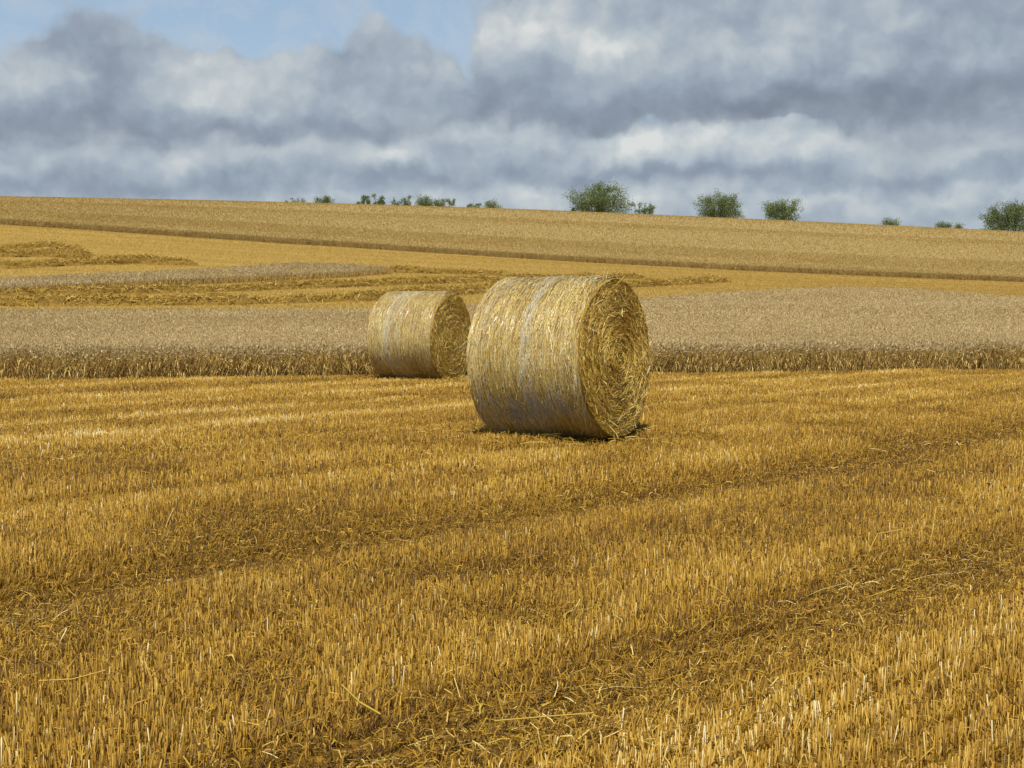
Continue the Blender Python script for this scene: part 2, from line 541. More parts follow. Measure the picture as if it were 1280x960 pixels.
stem([gp(48, 851, .075), gp(90, 849, .082), gp(132, 838, .10)], .0026, 'long thin straw stem lying flat near the lower left corner')
stem([gp(1164, 672, .05), gp(1170, 634, .20), gp(1184, 634, .205)], .003, 'tall bent straw stem with a hooked tip right of the bales')
stem([gp(1086, 690, .06), gp(1097, 667, .14), gp(1127, 662, .16)], .003, 'elbow bent straw stem rising from stubble below the dark track')
stem([gp(427, 856, .08), gp(450, 878, .07), gp(476, 893, .05)], .0035, 'broad yellow straw slanting down to the right at lower centre left')
stem([gp(618, 901, .06), gp(690, 895, .075), gp(742, 891, .08)], .0026, 'orange straw lying almost level at the bottom centre')
stem([gp(940, 664, .05), gp(943, 655, .1), gp(946, 647, .13)], .006, 'short broad pale straw flake standing upright in the stubble')


# ------------------------------------------------------------------ wheat
def canopy(mb, mask, x0, x1, y0, y1, step, h, amp, tone, sc):
    xs = np.arange(x0, x1, step); ysn = np.arange(y0, y1, step)
    X, Y = np.meshgrid(xs, ysn)
    Z = terrain(X, Y) + h + amp * (fbm(X * sc, Y * sc, 17, 3) - .5) * 2
    m = mask(X, Y)
    v = np.stack([X, Y, Z], -1).reshape(-1, 3); nx = len(xs)
    i = (np.arange(len(ysn) - 1)[:, None] * nx + np.arange(nx - 1)[None])
    full = m[:-1, :-1] & m[1:, :-1] & m[:-1, 1:] & m[1:, 1:]
    i = i[full]
    # closed skirt on the sides
    f = np.pad(full, 1)
    mb.add(v, np.stack([i, i + 1, i + nx + 1, i + nx], 1), tone)
    sk = []
    for dy, dx, a, b in ((-1, 0, (0, 0), (0, 1)), (1, 0, (1, 1), (1, 0)), (0, -1, (1, 0), (0, 0)), (0, 1, (0, 1), (1, 1))):
        e = full & ~f[1 + dy:f.shape[0] - 1 + dy, 1 + dx:f.shape[1] - 1 + dx]
        r, c = np.nonzero(e)
        pa = np.stack([X[r + a[0], c + a[1]], Y[r + a[0], c + a[1]], Z[r + a[0], c + a[1]]], 1)
        pb = np.stack([X[r + b[0], c + b[1]], Y[r + b[0], c + b[1]], Z[r + b[0], c + b[1]]], 1)
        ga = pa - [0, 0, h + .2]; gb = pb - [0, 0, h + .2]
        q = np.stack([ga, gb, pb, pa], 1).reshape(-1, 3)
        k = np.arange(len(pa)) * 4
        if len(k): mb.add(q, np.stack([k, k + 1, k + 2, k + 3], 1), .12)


def ears(mb, x, y, h, size, lo=0, spread=.6):
    k = ~under_bale(x, y, .6); x, y = x[k], y[k]
    N = len(x); z = terrain(x, y) + h
    D = unit(np.stack([rng.normal(.15, spread, N), rng.normal(0, spread, N), rv(.3, 1.2, N)], 1))
    C = np.stack([x, y, z + rng.normal(0, .035, N) - lo * 0], 1)
    pt = fbm(x * .13, y * .13, 23) - .5
    tone = np.clip(rng.beta(4.2, 3.4, N) + .30 * pt, 0, 1)
    mb.spindles(C, D, size, size * rv(.14, .24, N), tone * .72)


def stalks(mb, x, y, h, r, earlen, leanx=.12):
    k = ~under_bale(x, y, .62); x, y = x[k], y[k]; h = np.broadcast_to(h, k.shape)[k]
    N = len(x); z = terrain(x, y)
    hh = h * rv(.86, 1.08, N)
    pt = (fbm(x * 1.1, y * .5, 33) - .5) * .9
    d = np.stack([rng.normal(leanx, .16, N) + pt, rng.normal(-.05, .14, N), np.ones(N)], 1)
    d = unit(d)
    A = np.stack([x, y, z - .02], 1); B = A + d * hh[:, None]
    base = .8 + .2 * np.clip(.5 + .28 * rng.standard_normal(N), 0, 1)
    mb.prisms(A, B, r, base, 3, False, r * .7)
    # leaves
    s = unit(np.stack([rng.normal(0, 1, N), rng.normal(0, 1, N), rng.normal(-.5, .5, N)], 1))
    M = A + d * (hh * rv(.3, .85, N))[:, None]
    ln = rv(.08, .2, N)[:, None]
    P = np.stack([M, M + s * ln * .5 + [0, 0, .03], M + s * ln - [0, 0, .03]], 1)
    wv = unit(np.cross(s, np.array([0, 0, 1.])))[:, None] * (np.array([.9, 1, .2])[None, :, None] * r * 1.6)
    mb.ribbons(P, wv, .8 + .2 * rng.beta(2, 2.2, N))
    # nodding ears
    e = unit(d * .6 + np.stack([rng.normal(.3, .5, N), rng.normal(-.1, .4, N), rng.normal(-.1, .5, N)], 1))
    mb.spindles(B + e * earlen * .5, e, earlen * .55, earlen * .16, np.clip(rng.beta(2.4, 2.4, N) + .08, 0, 1) * .72)


# strip just behind the bales
HA = .58
wa = MB()
def inA2(x, y): return ~under_bale(x, y, .75) & (y > near_edge(x) + .45) & (y < far_edge(x, y) - .3) & (np.abs(x) < .5 * y + 2)
canopy(wa, inA2, -52, 56, 22, 112, .28, HA - .08, .04, .34, 1.7)
# cut edge facing the camera : full stalks
x = rv(-16, 18, 15000); y = near_edge(x) + np.abs(rng.normal(0, .40, len(x)))
stalks(wa, x, y, HA * (.88 + .24 * fbm(x * .8, y * .8, 67)), .0042, .07)
x = rv(-16, 18, 3000); y = near_edge(x) - .03 + rv(0, .1, len(x)) + .25 * (fbm(x * .9, x * 0, 66) - .5)
stalks(wa, x, y, HA * .92, .0042, .085, .3)
# ears over the strip, size grows with distance so that the crop stays closed
for (a, b, n, sz) in ((22, 36, 150000, .038), (34, 52, 150000, .052), (50, 75, 120000, .075), (72, 112, 90000, .10)):
    yy = rv(a, b, n * 2); xx = rng.uniform(-.5, .5, n * 2) * b
    ok = (yy > near_edge(xx) + .4) & (yy < far_edge(xx, yy)) & (np.abs(xx) < .5 * yy + 1)
    xx, yy = xx[ok][:n], yy[ok][:n]
    ears(wa, xx, yy, HA - .02, sz)
# far edge stalks toward upper field not seen from here but closes the plot
tag(wa.build('wheat_crop', M_wheat), 'broad pale strip of standing ripe wheat directly behind the two bales', 'wheat', kind='stuff')

# narrow tongue of uncut wheat at the left
wc = MB()
cx = np.array([p[0] for p in CPOLY]); cy = np.array([p[1] for p in CPOLY])
canopy(wc, inC, cx.min() - 1, cx.max() + 1, cy.min() - 1, cy.max() + 1, .3, .44, .05, .27, 1.5)
xx = rv(cx.min(), cx.max(), 150000); yy = rv(cy.min(), cy.max(), 150000)
ok = inC(xx, yy)
ears(wc, xx[ok][:45000], yy[ok][:45000], .52, .14)
edge = CPOLY + [CPOLY[0]]
for (p, q) in zip(edge[:-1], edge[1:]):
    k = int(np.hypot(*(q - p)) * 45) + 2
    f = rv(0, 1, k); stalks(wc, p[0] + (q[0] - p[0]) * f + rng.normal(0, .14, k), p[1] + (q[1] - p[1]) * f + rng.normal(0, .14, k), .54, .010, .12, 0)
tag(wc.build('wheat_crop', M_wheat), 'narrow tongue of uncut wheat tapering to a point on the left slope', 'wheat', kind='stuff')

# big upper field to the skyline
HH = .66
wh = MB()
def inH2(x, y): return (y > hill_edge(x, y) + .7) & (np.abs(x) < .56 * y + 5)
canopy(wh, inH2, -190, 190, 110, 330, 1.1, HH - .12, .05, .33, .6)
for (a, b, n, sz) in ((115, 175, 130000, .15), (160, 215, 120000, .19), (205, 300, 110000, .24)):
    yy = rv(a, b, n * 2); xx = rng.uniform(-.54, .54, n * 2) * b
    ok = (yy > hill_edge(xx, yy) + .5) & (np.abs(xx) < .54 * yy)
    xx, yy = xx[ok][:n], yy[ok][:n]
    ears(wh, xx, yy, HH - .04, sz * .8, 0, .5)
xx = rv(-.54, .54, 16000) * 150
yy = hill_edge(xx, np.full_like(xx, 150.)); yy = hill_edge(xx, yy); yy = hill_edge(xx, yy) + np.abs(rng.normal(0, .5, len(xx)))
stalks(wh, xx, yy, HH * .93, .014, .16, 0)
tag(wh.build('wheat_crop', M_hill), 'large upper field of ripe wheat reaching up to the skyline', 'wheat', kind='stuff')

# ------------------------------------------------------------------ stubble on the slope between the crops
fs = MB()
n = 260000
yy = np.sqrt(rv(55 ** 2, 175 ** 2, n)); xx = rng.uniform(-.52, .52, n) * yy
ok = (yy > far_edge(xx, yy) - .5) & (yy < hill_edge(xx, yy) + .5) & ~inC(xx, yy)
xx, yy = xx[ok], yy[ok]; N = len(xx)
sw = vnoise(xx * .02, yy * .55 - xx * .06, 77)
z = terrain(xx, yy)
A = np.stack([xx, yy, z - .02], 1)
h = rv(.06, .13, N) * (.6 + .8 * sw)
B = A + np.stack([rng.normal(0, .04, N), rng.normal(0, .04, N), h], 1)
fs.prisms(A, B, .022, np.clip(rng.beta(2.5, 2, N) * .75 + .5 * (sw - .3), 0, 1), 3, False, .012)
tag(fs.build('slope_stubble', M_slope), 'golden stubble on the rising slope between the standing crops', 'stubble', kind='stuff')


# ------------------------------------------------------------------ straw windrows
def windrow(pts, w, h, label, seed, clump=0.0):
    P = np.array([hit(p, r) for p, r in pts])
    seg = np.linalg.norm(np.diff(P, axis=0), axis=1); L = np.concatenate([[0], np.cumsum(seg)])
    m = max(int(L[-1] / .2), 8)
    t = np.linspace(0, L[-1], m)
    cx = np.interp(t, L, P[:, 0]); cy = np.interp(t, L, P[:, 1])
    tx = np.gradient(cx); ty = np.gradient(cy); ln = np.hypot(tx, ty); nx, ny = -ty / ln, tx / ln
    prof = (.55 + .9 * fbm(t * .35, t * 0 + seed, seed)) * np.clip(np.minimum(t, L[-1] - t) / 1.2, .05, 1) ** .5
    prof = prof * (1 + clump * np.exp(-((t - L[-1] * .8) / 2.2) ** 2))
    h = h * 1.6; w = w * .8; clump = clump * .35; K = 13; mb = MB()
    v = []
    for k in range(K):
        a = -1 + 2 * k / (K - 1)
        off = a * w * (.8 + .5 * vnoise(t * .7, t * 0 + k, seed + 3))
        hz = h * prof * (1 - a * a) * (.2 + 1.6 * fbm(t * 1.3, t * 0 + k * .6, seed + 5, 4))
        X = cx + nx * off; Y = cy + ny * off
        v.append(np.stack([X, Y, terrain(X, Y) + hz + (-.04 if k in (0, K - 1) else 0)], 1))
    V = np.stack(v, 1)
    i = (np.arange(m - 1)[:, None] * K + np.arange(K - 1)[None]).ravel()
    mb.add(V.reshape(-1, 3), np.stack([i, i + K, i + K + 1, i + 1], 1), np.clip(.12 + .2 * (rng.random(V.shape[0] * V.shape[1]) - .5), 0, 1))
    N = int(L[-1] * 200)
    ii = rng.integers(0, m, N); a = np.clip(rng.normal(0, .45, N), -1.1, 1.1)
    X = cx[ii] + nx[ii] * a * w + rng.normal(0, .2, N); Y = cy[ii] + ny[ii] * a * w + rng.normal(0, .2, N)
    Z = terrain(X, Y) + h * prof[ii] * np.clip(1 - a * a, 0, 1) * rv(.8, 1.12, N) + .02
    d = unit(np.stack([rng.normal(0, 1, N), rng.normal(0, 1, N), rng.normal(0, .7, N)], 1)) * rv(.08, .28, N)[:, None]
    c = np.stack([X, Y, Z], 1)
    s = unit(np.cross(d, rng.normal(0, 1, (N, 3)))) * rv(.012, .022, N)[:, None]
    mb.ribbons(np.stack([c - d, c + d * .1 + [0, 0, .02], c + d], 1), np.repeat(s[:, None], 3, 1), rng.beta(2.6, 2.0, N))
    tag(mb.build('straw_windrow', M_swath), label, 'straw row', 'straw windrows on the slope')


windrow([(-60, 320), (0, 320), (50, 320), (84, 321), (110, 326)], 1.3, .36, 'short raised windrow at the left edge ending in a dark heaped mound', 3, 1.0)
windrow([(-60, 337), (0, 335), (90, 331), (170, 329.5), (244, 331)], 1.2, .30, 'straw windrow just above the left wheat tongue ending in a small clump', 5, .5)
windrow([(0, 311), (40, 309), (78, 307)], .9, .2, 'faint uppermost straw windrow near the left edge below the hill crop', 6)
windrow([(100, 358), (240, 351), (380, 344), (490, 340), (560, 342), (640, 345)], 1.0, .26, 'straw windrow hugging the lower edge of the left wheat tongue', 8)
windrow([(-60, 371), (100, 369), (300, 363.5), (480, 357), (640, 351), (800, 348)], .95, .24, 'long straw windrow crossing the middle of the lower stubble band', 11)
windrow([(-60, 383), (120, 382), (300, 380), (460, 376), (600, 366)], .9, .30, 'straw windrow lying right along the back edge of the near wheat strip', 13)
windrow([(600, 361), (700, 358.5), (800, 358.5), (860, 355), (905, 352)], .9, .3, 'straw windrow emerging right of the large bale', 17)


# ------------------------------------------------------------------ round bales
RB, LB = .825, 1.26


def make_bale(c, beta, label, seed, band, rough, scale=1.0, tilt=0.0, straws=30000, cone=0.0, LB=1.26, snag_sheen=0):
    global rng
    rng = np.random.default_rng(seed)
    root = bpy.data.objects.new('round_bale', None); COL.objects.link(root)
    root.empty_display_size = .3
    zc = float(terrain(c[0], c[1]))
    root.location = (c[0], c[1], zc); root.rotation_euler = (0, R(tilt), R(-beta)); root.scale = (scale,) * 3
    tag(root, label, 'straw bale', 'round straw bales on the stubble')

    def rad(th, x):
        x = np.asarray(x); th = np.asarray(th)
        r = RB + .012 * np.sin(3 * th + seed) + .010 * (fbm(x * 4 + 9, np.cos(th) * 2 + np.sin(th) * 3 + 20, seed) - .5) * 2
        r = r * (1 - cone * 2 * x / LB)
        e = np.clip((np.abs(x) - (LB / 2 - .06)) / .06, 0, 1)
        r = r - .035 * e ** 2
        # settled, flattened underside
        zz = np.sin(th) * r
        lim = (-RB + .045) * (1 - cone * 2 * x / LB)
        return np.where(zz < lim, lim / np.where(np.sin(th) < -.1, np.sin(th), -1), r)

    ZC = RB - .05

    def surf(th, x, dr=0):
        r = rad(th, x) + dr
        return np.stack([x + 0 * th, np.cos(th) * r, np.sin(th) * r + ZC], -1)

    # straw body core
    mb = MB(); nt_, nx_ = 128, 24
    th = np.linspace(0, 2 * math.pi, nt_, endpoint=False); xs = np.linspace(-LB / 2, LB / 2, nx_)
    T, X = np.meshgrid(th, xs, indexing='ij')
    v = surf(T, X, -.006 + .008 * (fbm(T * 9, X * 14, seed + 2) - .5))
    i = np.arange(nt_)[:, None] * nx_ + np.arange(nx_ - 1)[None]; j = (np.roll(np.arange(nt_), -1))[:, None] * nx_ + np.arange(nx_ - 1)[None]
    i, j = i.ravel(), j.ravel()
    mb.add(v.reshape(-1, 3), np.stack([i, j, j + 1, i + 1], 1), .22)
    # wrapped straws
    N = straws
    th0 = rv(0, 6.283, N); x0 = rv(-LB / 2, LB / 2, N)
    ln = rv(.07, .30, N) / RB * .5; sl = rng.normal(0, .10, N) * np.where(rng.random(N) < .2, 3.0, 1)
    kk = np.linspace(-1, 1, 5)[None]
    TH = th0[:, None] + ln[:, None] * kk
    XX = np.clip(x0[:, None] + sl[:, None] * ln[:, None] * RB * kk + rng.normal(0, .004, (N, 5)), -LB / 2, LB / 2)
    dr = rv(-.002, .007, N)[:, None] + rng.normal(0, .0025, (N, 5)) + (rng.random(N) < .04)[:, None] * .012 * kk ** 2
    P = surf(TH, XX, dr)
    ax = np.zeros((N, 5, 3)); ax[..., 0] = 1
    rad_v = np.stack([np.zeros_like(TH), np.cos(TH), np.sin(TH)], -1)
    tw = rng.normal(0, .22, N)[:, None, None]
    W = unit(ax + tw * rad_v) * (rv(.0014, .0036, N)[:, None, None])
    patch = fbm(x0 * 3.2, th0 * 2.2, seed + 8) - .5
    mb.ribbons(P, W, np.clip(rng.beta(2.3, 2.0, N) + .45 * patch, 0, 1))
    # stray ends poking out
    N = 380
    th0 = rv(0, 6.283, N); x0 = rv(-LB / 2, LB / 2, N)
    p0 = surf(th0, x0, -.005)
    rd = np.stack([0 * th0, np.cos(th0), np.sin(th0)], 1); tg = np.stack([0 * th0, -np.sin(th0), np.cos(th0)], 1)
    d = unit(rd * rv(.15, .7, N)[:, None] + tg * rng.choice([-1, 1], N)[:, None] + np.stack([rng.normal(0, .4, N), 0 * th0, 0 * th0], 1))
    l2 = rv(.02, .075, N)[:, None]
    mb.ribbons(np.stack([p0, p0 + d * l2], 1), np.repeat((unit(np.cross(d, rd + .01)) * .0022)[:, None], 2, 1), rng.beta(2.5, 1.8, N))
    body = mb.build('straw_body', M_bale, root)

    # end faces : coiled straw
    for sgn in (1, -1):
        mb = MB(); nr = 14
        ths = np.linspace(0, 2 * math.pi, 96, endpoint=False); rs = np.linspace(0, 1, nr)
        T, Q = np.meshgrid(ths, rs, indexing='ij')
        rr = rad(T, np.full_like(T, LB / 2)) * Q
        bul = sgn * (LB / 2 + .035 * (1 - Q ** 2) - .01 + .03 * (fbm(Q * 7, np.cos(T) * 3 + np.sin(T) * 2 + 7, seed + 4 + sgn) - .5))
        v = np.stack([bul, np.cos(T) * rr, np.sin(T) * rr + ZC], -1)
        i = np.arange(96)[:, None] * nr + np.arange(nr - 1)[None]; j = (np.roll(np.arange(96), -1))[:, None] * nr + np.arange(nr - 1)[None]
        i, j = i.ravel(), j.ravel()
        mb.add(v.reshape(-1, 3), np.stack([i, i + 1, j + 1, j] if sgn > 0 else [i, j, j + 1, i + 1], 1), .25)
        N = 19000 if sgn > 0 else 3000
        q0 = np.sqrt(rv(.0, 1, N)); t0 = rv(0, 6.283, N)
        ln = rv(.06, .24, N) * .5
        ring = .5 + .5 * np.sin(q0 * RB * 52 + t0 + 5 * vnoise(t0 * 1.2, q0 * 6, seed + 6))
        kk = np.linspace(-1, 1, 4)[None]
        rr0 = q0 * (RB - .02)
        ang = np.clip(ln / np.maximum(rr0, .12), 0, .9)
        slope = rng.normal(0, .26, N) * np.where(rng.random(N) < .25, 2.6, 1)
        TT = t0[:, None] + ang[:, None] * kk
        RR = np.clip(rr0[:, None] + slope[:, None] * ln[:, None] * kk, .003, None)
        RR = np.minimum(RR, rad(TT, np.full_like(TT, LB / 2)) + .006)
        bulge = .035 * (1 - np.clip(RR / RB, 0, 1) ** 2) + .004
        lift = (ring[:, None] - .5) * .012 + rv(0, .018, N)[:, None] + rng.normal(0, .004, (N, 4)) + (rng.random(N) < .05)[:, None] * .025 * (kk ** 2)
        P = np.stack([sgn * (LB / 2 + bulge + lift - .006), np.cos(TT) * RR, np.sin(TT) * RR + ZC], -1)
        rdv = np.stack([np.zeros_like(TT), np.cos(TT), np.sin(TT)], -1); axv = np.zeros_like(rdv); axv[..., 0] = 1
        tw = rng.normal(0, .9, N)[:, None, None]
        W = unit(rdv + tw * axv) * rv(.0014, .0032, N)[:, None, None]
        mb.ribbons(P, W, np.clip(rng.beta(2, 2.2, N) * .85 + .10 * (ring - .35) + .5 * (fbm(np.cos(t0) * q0 * 4 + 9, np.sin(t0) * q0 * 4 + 9, seed + 9) - .5), 0, 1))
        # frayed straws at rim and on the face
        N = 130
        q0 = np.sqrt(rv(.1, 1, N)); t0 = rv(0, 6.283, N)
        p0 = np.stack([np.full(N, sgn * (LB / 2 + .03)), np.cos(t0) * q0 * RB * .97, np.sin(t0) * q0 * RB * .97 + ZC], 1)
        d = unit(np.stack([sgn * rv(.1, .7, N), rng.normal(0, 1, N), rng.normal(-.15, 1, N)], 1)) * rv(.04, .16, N)[:, None]
        mb.ribbons(np.stack([p0, p0 + d], 1), np.repeat((unit(np.cross(d, rng.normal(0, 1, (N, 3)))) * .0026)[:, None], 2, 1), rv(.55, 1, N))
        e = mb.build('end_face', M_face, root)

    # net wrap : thin threads round the bale with cross links, denser where the layers overlap
    mb = MB()
    K = 97; th = np.linspace(0, 2 * math.pi, K)
    lines = list(np.arange(-LB / 2 + .03, LB / 2, .034))
    tn = [.5] * len(lines); nbase = len(lines)
    for (a, b, dn) in band:
        ex = np.arange(a, b, dn); lines += list(ex); tn += [.9] * len(ex)
    for xx_, t_ in zip(lines, tn):
        xl = xx_ + .006 * np.sin(th * 3 + xx_ * 40) + .004 * np.sin(th * 11 + xx_ * 90)
        P = surf(th, xl, .0085 + .003 * np.sin(th * 23 + xx_ * 60))[None]
        W = np.zeros_like(P); W[..., 0] = .0012 if t_ < .8 else .0017
        mb.ribbons(P, W, np.array([t_]))
    for xx_ in lines[:nbase]:       # zig-zag links
        if abs(xx_) > LB / 2 - .05: continue
        th2 = np.linspace(0, 2 * math.pi, 241)
        xl = xx_ + .034 * (np.arange(241) % 2)
        P = surf(th2, np.clip(xl, -LB / 2, LB / 2), .009)[None]
        W = np.zeros_like(P); W[..., 0] = .0004; W[..., 1] = -np.sin(th2) * .0007; W[..., 2] = np.cos(th2) * .0007
        mb.ribbons(P, W, np.array([.4]))
    # rolled hem of the net at both rims
    for sgn in (1, -1):
        for k in range(3):
            P = surf(th, sgn * (LB / 2 - .004 - .011 * k + .006 * np.sin(th * 7 + k * 2) + .004 * np.sin(th * 17 + k)), .005 + .003 * np.sin(th * 13 + k))[None]
            W = np.zeros_like(P); W[..., 0] = .0015
            mb.ribbons(P, W, np.array([.7]))
    # a couple of torn loose threads
    for (ta, xa, xb) in rough:
        tt = np.linspace(ta, ta - .55, 8)
        P = surf(tt, np.linspace(xa, xb, 8), .014)[None]
        W = np.zeros_like(P); W[..., 1] = .003; W[..., 2] = .001; W[..., 0] = .001
        mb.ribbons(P, W, np.array([1.0]))
    # loosened net low on the side, its grey sheen put into the thread colour
    if snag_sheen:
        t0 = rng.normal(math.pi + .60, .09, snag_sheen); x0 = np.clip(rng.normal(.02, .26, snag_sheen), -LB / 2, LB / 2)
        kk = np.linspace(-1, 1, 6)[None]
        TH = t0[:, None] + rv(.04, .15, snag_sheen)[:, None] * kk; XX = np.clip(x0[:, None] + rv(-.09, .09, snag_sheen)[:, None] * kk, -LB / 2, LB / 2)
        P = surf(TH, XX, .012 + .008 * rng.random((snag_sheen, 6)))
        W = np.zeros_like(P); W[..., 0] = .0022; W[..., 2] = .0012
        mb.ribbons(P, W, rv(0, .15, snag_sheen))
    mb.build('net_wrap', M_net, root)
    return root


# theta: 0 = far side (+Y local), pi = camera side, pi/2 = top, 3pi/2 = underside
make_bale(BALES[0]['c'], BALES[0]['beta'], 'large round straw bale standing nearer, pale net band round its middle', 11,
          [(.0, .12, .0105), (-.50, -.36, .024)], [(4.0, -.62, -.45), (4.1, .5, .63)], tilt=-2.7, scale=1.035, cone=.025, LB=1.19, snag_sheen=120)
make_bale(BALES[1]['c'], BALES[1]['beta'], 'smaller looking round straw bale farther back beside the standing wheat', 23,
          [(-.26, -.21, .007), (-.2, .05, .022)], [], straws=22000, scale=1.025)
rng = np.random.default_rng(99)


# ------------------------------------------------------------------ bushes on the skyline
def make_bush(px, row_base, wpx, hpx, dist, leaves, label, seed, thin=False, green=0.0, stems=None):
    global rng
    rng = np.random.default_rng(seed)
    d = ray(px, row_base); t = dist / d[1]
    x0 = d[0] * t; y0 = dist
    zvis = EYE + d[2] * t
    zg = float(terrain(x0, y0)) - .1
    W = wpx / F * dist; H = hpx / F * dist + (zvis - zg)
    root = bpy.data.objects.new('hedge_bush', None); COL.objects.link(root); root.location = (x0, y0, zg)
    tag(root, label, 'bush', 'bushes along the skyline')
    br = MB(); lf = MB()
    n = stems or max(6, int(W * 2.4)); H = H * 1.15; leaves = int(leaves * (2.8 if thin else 1.8))
    tips = []
    for k in range(n):
        a = rng.uniform(0, 6.283); sp = (rng.uniform(0, 1) ** .6)
        ex = math.cos(a) * sp * W * .5; ey = math.sin(a) * sp * W * .42
        top = H * (1.02 - .42 * sp ** 2.2) * rng.uniform(.72, 1.05)
        if thin: top = H * rng.uniform(.5, 1.05)
        b0 = np.array([ex * (.75 if thin else .45), ey * .3, -.3])
        pts = [b0 + (np.array([ex, ey, top]) - b0) * f + np.array([0, 0, .12 * top * math.sin(f * math.pi)]) + rng.normal(0, .06 * W * .3, 3) * f for f in np.linspace(0, 1, 6)]
        pts = np.array(pts); r = np.linspace(.07, .015, 6) * (.5 + H / 9)
        br.prisms(np.array([[0, 0, -.35]]), pts[:1] - [0, 0, .0], .05, np.full(1, .5), 4, False)
        br.prisms(pts[:-1], pts[1:], r[:-1], np.full(5, .5), 4, False, r[1:])
        tips += [(p, f) for p, f in zip(pts[1:], np.linspace(.2, 1, 5))]
        for s in range(5 if not thin else 2):
            f = rng.uniform(.25, .95); q = np.array([np.interp(f, np.linspace(0, 1, 6), pts[:, c]) for c in range(3)])
            dd = unit(np.array([rng.normal(0, 1) + ex / W, rng.normal(0, 1) + ey / W, rng.uniform(.0, 1.1)])) * rng.uniform(.12, .26) * min(W, 1.6 * H)
            e = q + dd
            m = q + dd * .5 + [0, 0, .08]
            br.prisms(np.array([q, m]), np.array([m, e]), .022, np.full(2, .5), 3, False, .010)
            tips += [(m, .7), (e, 1.0), (q + dd * .75, .9)]
    tp = np.array([p for p, f in tips]); tf = np.array([f for p, f in tips])
    if not thin:
        k = len(tp) // 3
        aa = rng.uniform(0, 6.283, k); qq = np.sqrt(rng.uniform(0, 1, k)) * .46
        tp = np.concatenate([tp, np.stack([np.cos(aa) * qq * W, np.sin(aa) * qq * W * .8, rng.uniform(.1, .38, k) * H], 1)]); tf = np.concatenate([tf, np.full(k, .7)])
    tp[:, 2] = np.maximum(tp[:, 2], .15)
    N = leaves
    pk = rng.choice(len(tp), N, p=(.25 + tf) / (.25 + tf).sum())
    sg = (.42 if not thin else .2) * min(1, H / 3.5 + .25)
    c = tp[pk] + rng.normal(0, sg, (N, 3)) * [1, 1, .9]
    c[:, 2] = np.maximum(c[:, 2], .02)
    dv = unit(rng.normal(0, 1, (N, 3)) + [0, 0, .4])
    sv = unit(np.cross(dv, rng.normal(0, 1, (N, 3))))
    ln = rv(.08, .17, N)[:, None]; w = rv(.04, .08, N)[:, None]
    clump = hash2(pk.astype(float), pk * 0., seed) - .5
    lf.ribbons(np.stack([c - dv * ln, c, c + dv * ln], 1), np.stack([sv * w * .35, sv * w, sv * w * .2], 1),
               np.clip(rng.beta(2.2, 2.4, N) + .45 * clump + green, 0, 1))
    lf.build('foliage', M_leaf, root); br.build('branches', M_twig, root)


BU = [
    (752, 268, 76, 31, 268, 9000, 'widest round dark green bush standing on the skyline left of centre right', 1, False, 0),
    (806, 270, 34, 13, 268, 700, 'thin wispy shrub just right of the widest skyline bush', 2, True, .1),
    (901, 274, 60, 25, 268, 6500, 'mid sized domed bush, second of the three lone bushes on the skyline', 3, False, .03),
    (978, 277, 44, 24, 268, 4200, 'compact rounded bush, third and smallest of the three lone skyline bushes', 4, False, 0),
    (1113, 284, 26, 8, 270, 900, 'tiny low bush alone on the skyline toward the right', 5, False, 0),
    (1178, 287, 24, 8, 270, 800, 'low flat bush, left one of a close pair near the right edge', 6, False, 0),
    (1198, 287, 11, 6, 270, 350, 'very small bush, right one of a close pair near the right edge', 7, False, 0),
    (1262, 290, 72, 28, 268, 8000, 'large dark bush cut by the right edge of the picture', 8, False, -.06),
    (406, 257, 30, 8, 270, 1200, 'small dark bush, farthest left solid one on the skyline', 9, False, -.1),
    (372, 255, 34, 6, 272, 220, 'sparse twiggy growth at the left end of the bushes', 10, True, 0),
    (456, 259, 18, 13, 270, 650, 'thin upright bush, left one of two feathery neighbours', 11, True, 0),
    (472, 259, 15, 12, 270, 520, 'thin upright bush, right one of two feathery neighbours', 12, True, 0),
    (500, 260, 26, 11, 270, 600, 'pale see-through bush left of the small dark dense one', 13, True, .12),
    (529, 261, 24, 11, 270, 1500, 'small dense dark bush between see-through neighbours', 14, False, -.06),
    (559, 262, 32, 11, 270, 600, 'pale see-through bush right of the small dark dense one', 15, True, .1),
    (592, 263, 26, 7, 270, 420, 'low sparse scrub beside the bright green bush', 16, True, .05),
    (616, 263, 20, 10, 270, 1000, 'small bright green bush at the right end of the left hand row', 17, False, .32),
    (715, 266, 10, 5, 268, 120, 'single tiny tuft left of the widest skyline bush', 18, True, 0),
]
for b in BU: make_bush(*b)

# ------------------------------------------------------------------ light
AZ, EL = R(5), R(61)
to_sun = Vector((-math.sin(AZ) * math.cos(EL), -math.cos(AZ) * math.cos(EL), math.sin(EL)))
sd = bpy.data.lights.new('sun', 'SUN'); sd.energy = 4.2; sd.angle = R(.53); sd.color = (1, .96, .87)
so = bpy.data.objects.new('sun', sd); COL.objects.link(so)
so.rotation_euler = to_sun.to_track_quat('Z', 'Y').to_euler(); so.location = (-20, -60, 80)

w = bpy.data.worlds.new('World'); S.world = w; w.use_nodes = True
nt = w.node_tree; nt.nodes.clear(); LK = nt.links.new


def N_(t, **kw):
    n = nt.nodes.new(t)
    for k, v in kw.items(): setattr(n, k, v)
    return n


def math_(op, a, b=None, c=None, clamp=False):
    n = N_('ShaderNodeMath', operation=op); n.use_clamp = clamp
    for i, v in enumerate((a, b, c)):
        if v is None: continue
        if isinstance(v, (int, float)): n.inputs[i].default_value = v
        else: LK(v, n.inputs[i])
    return n.outputs[0]


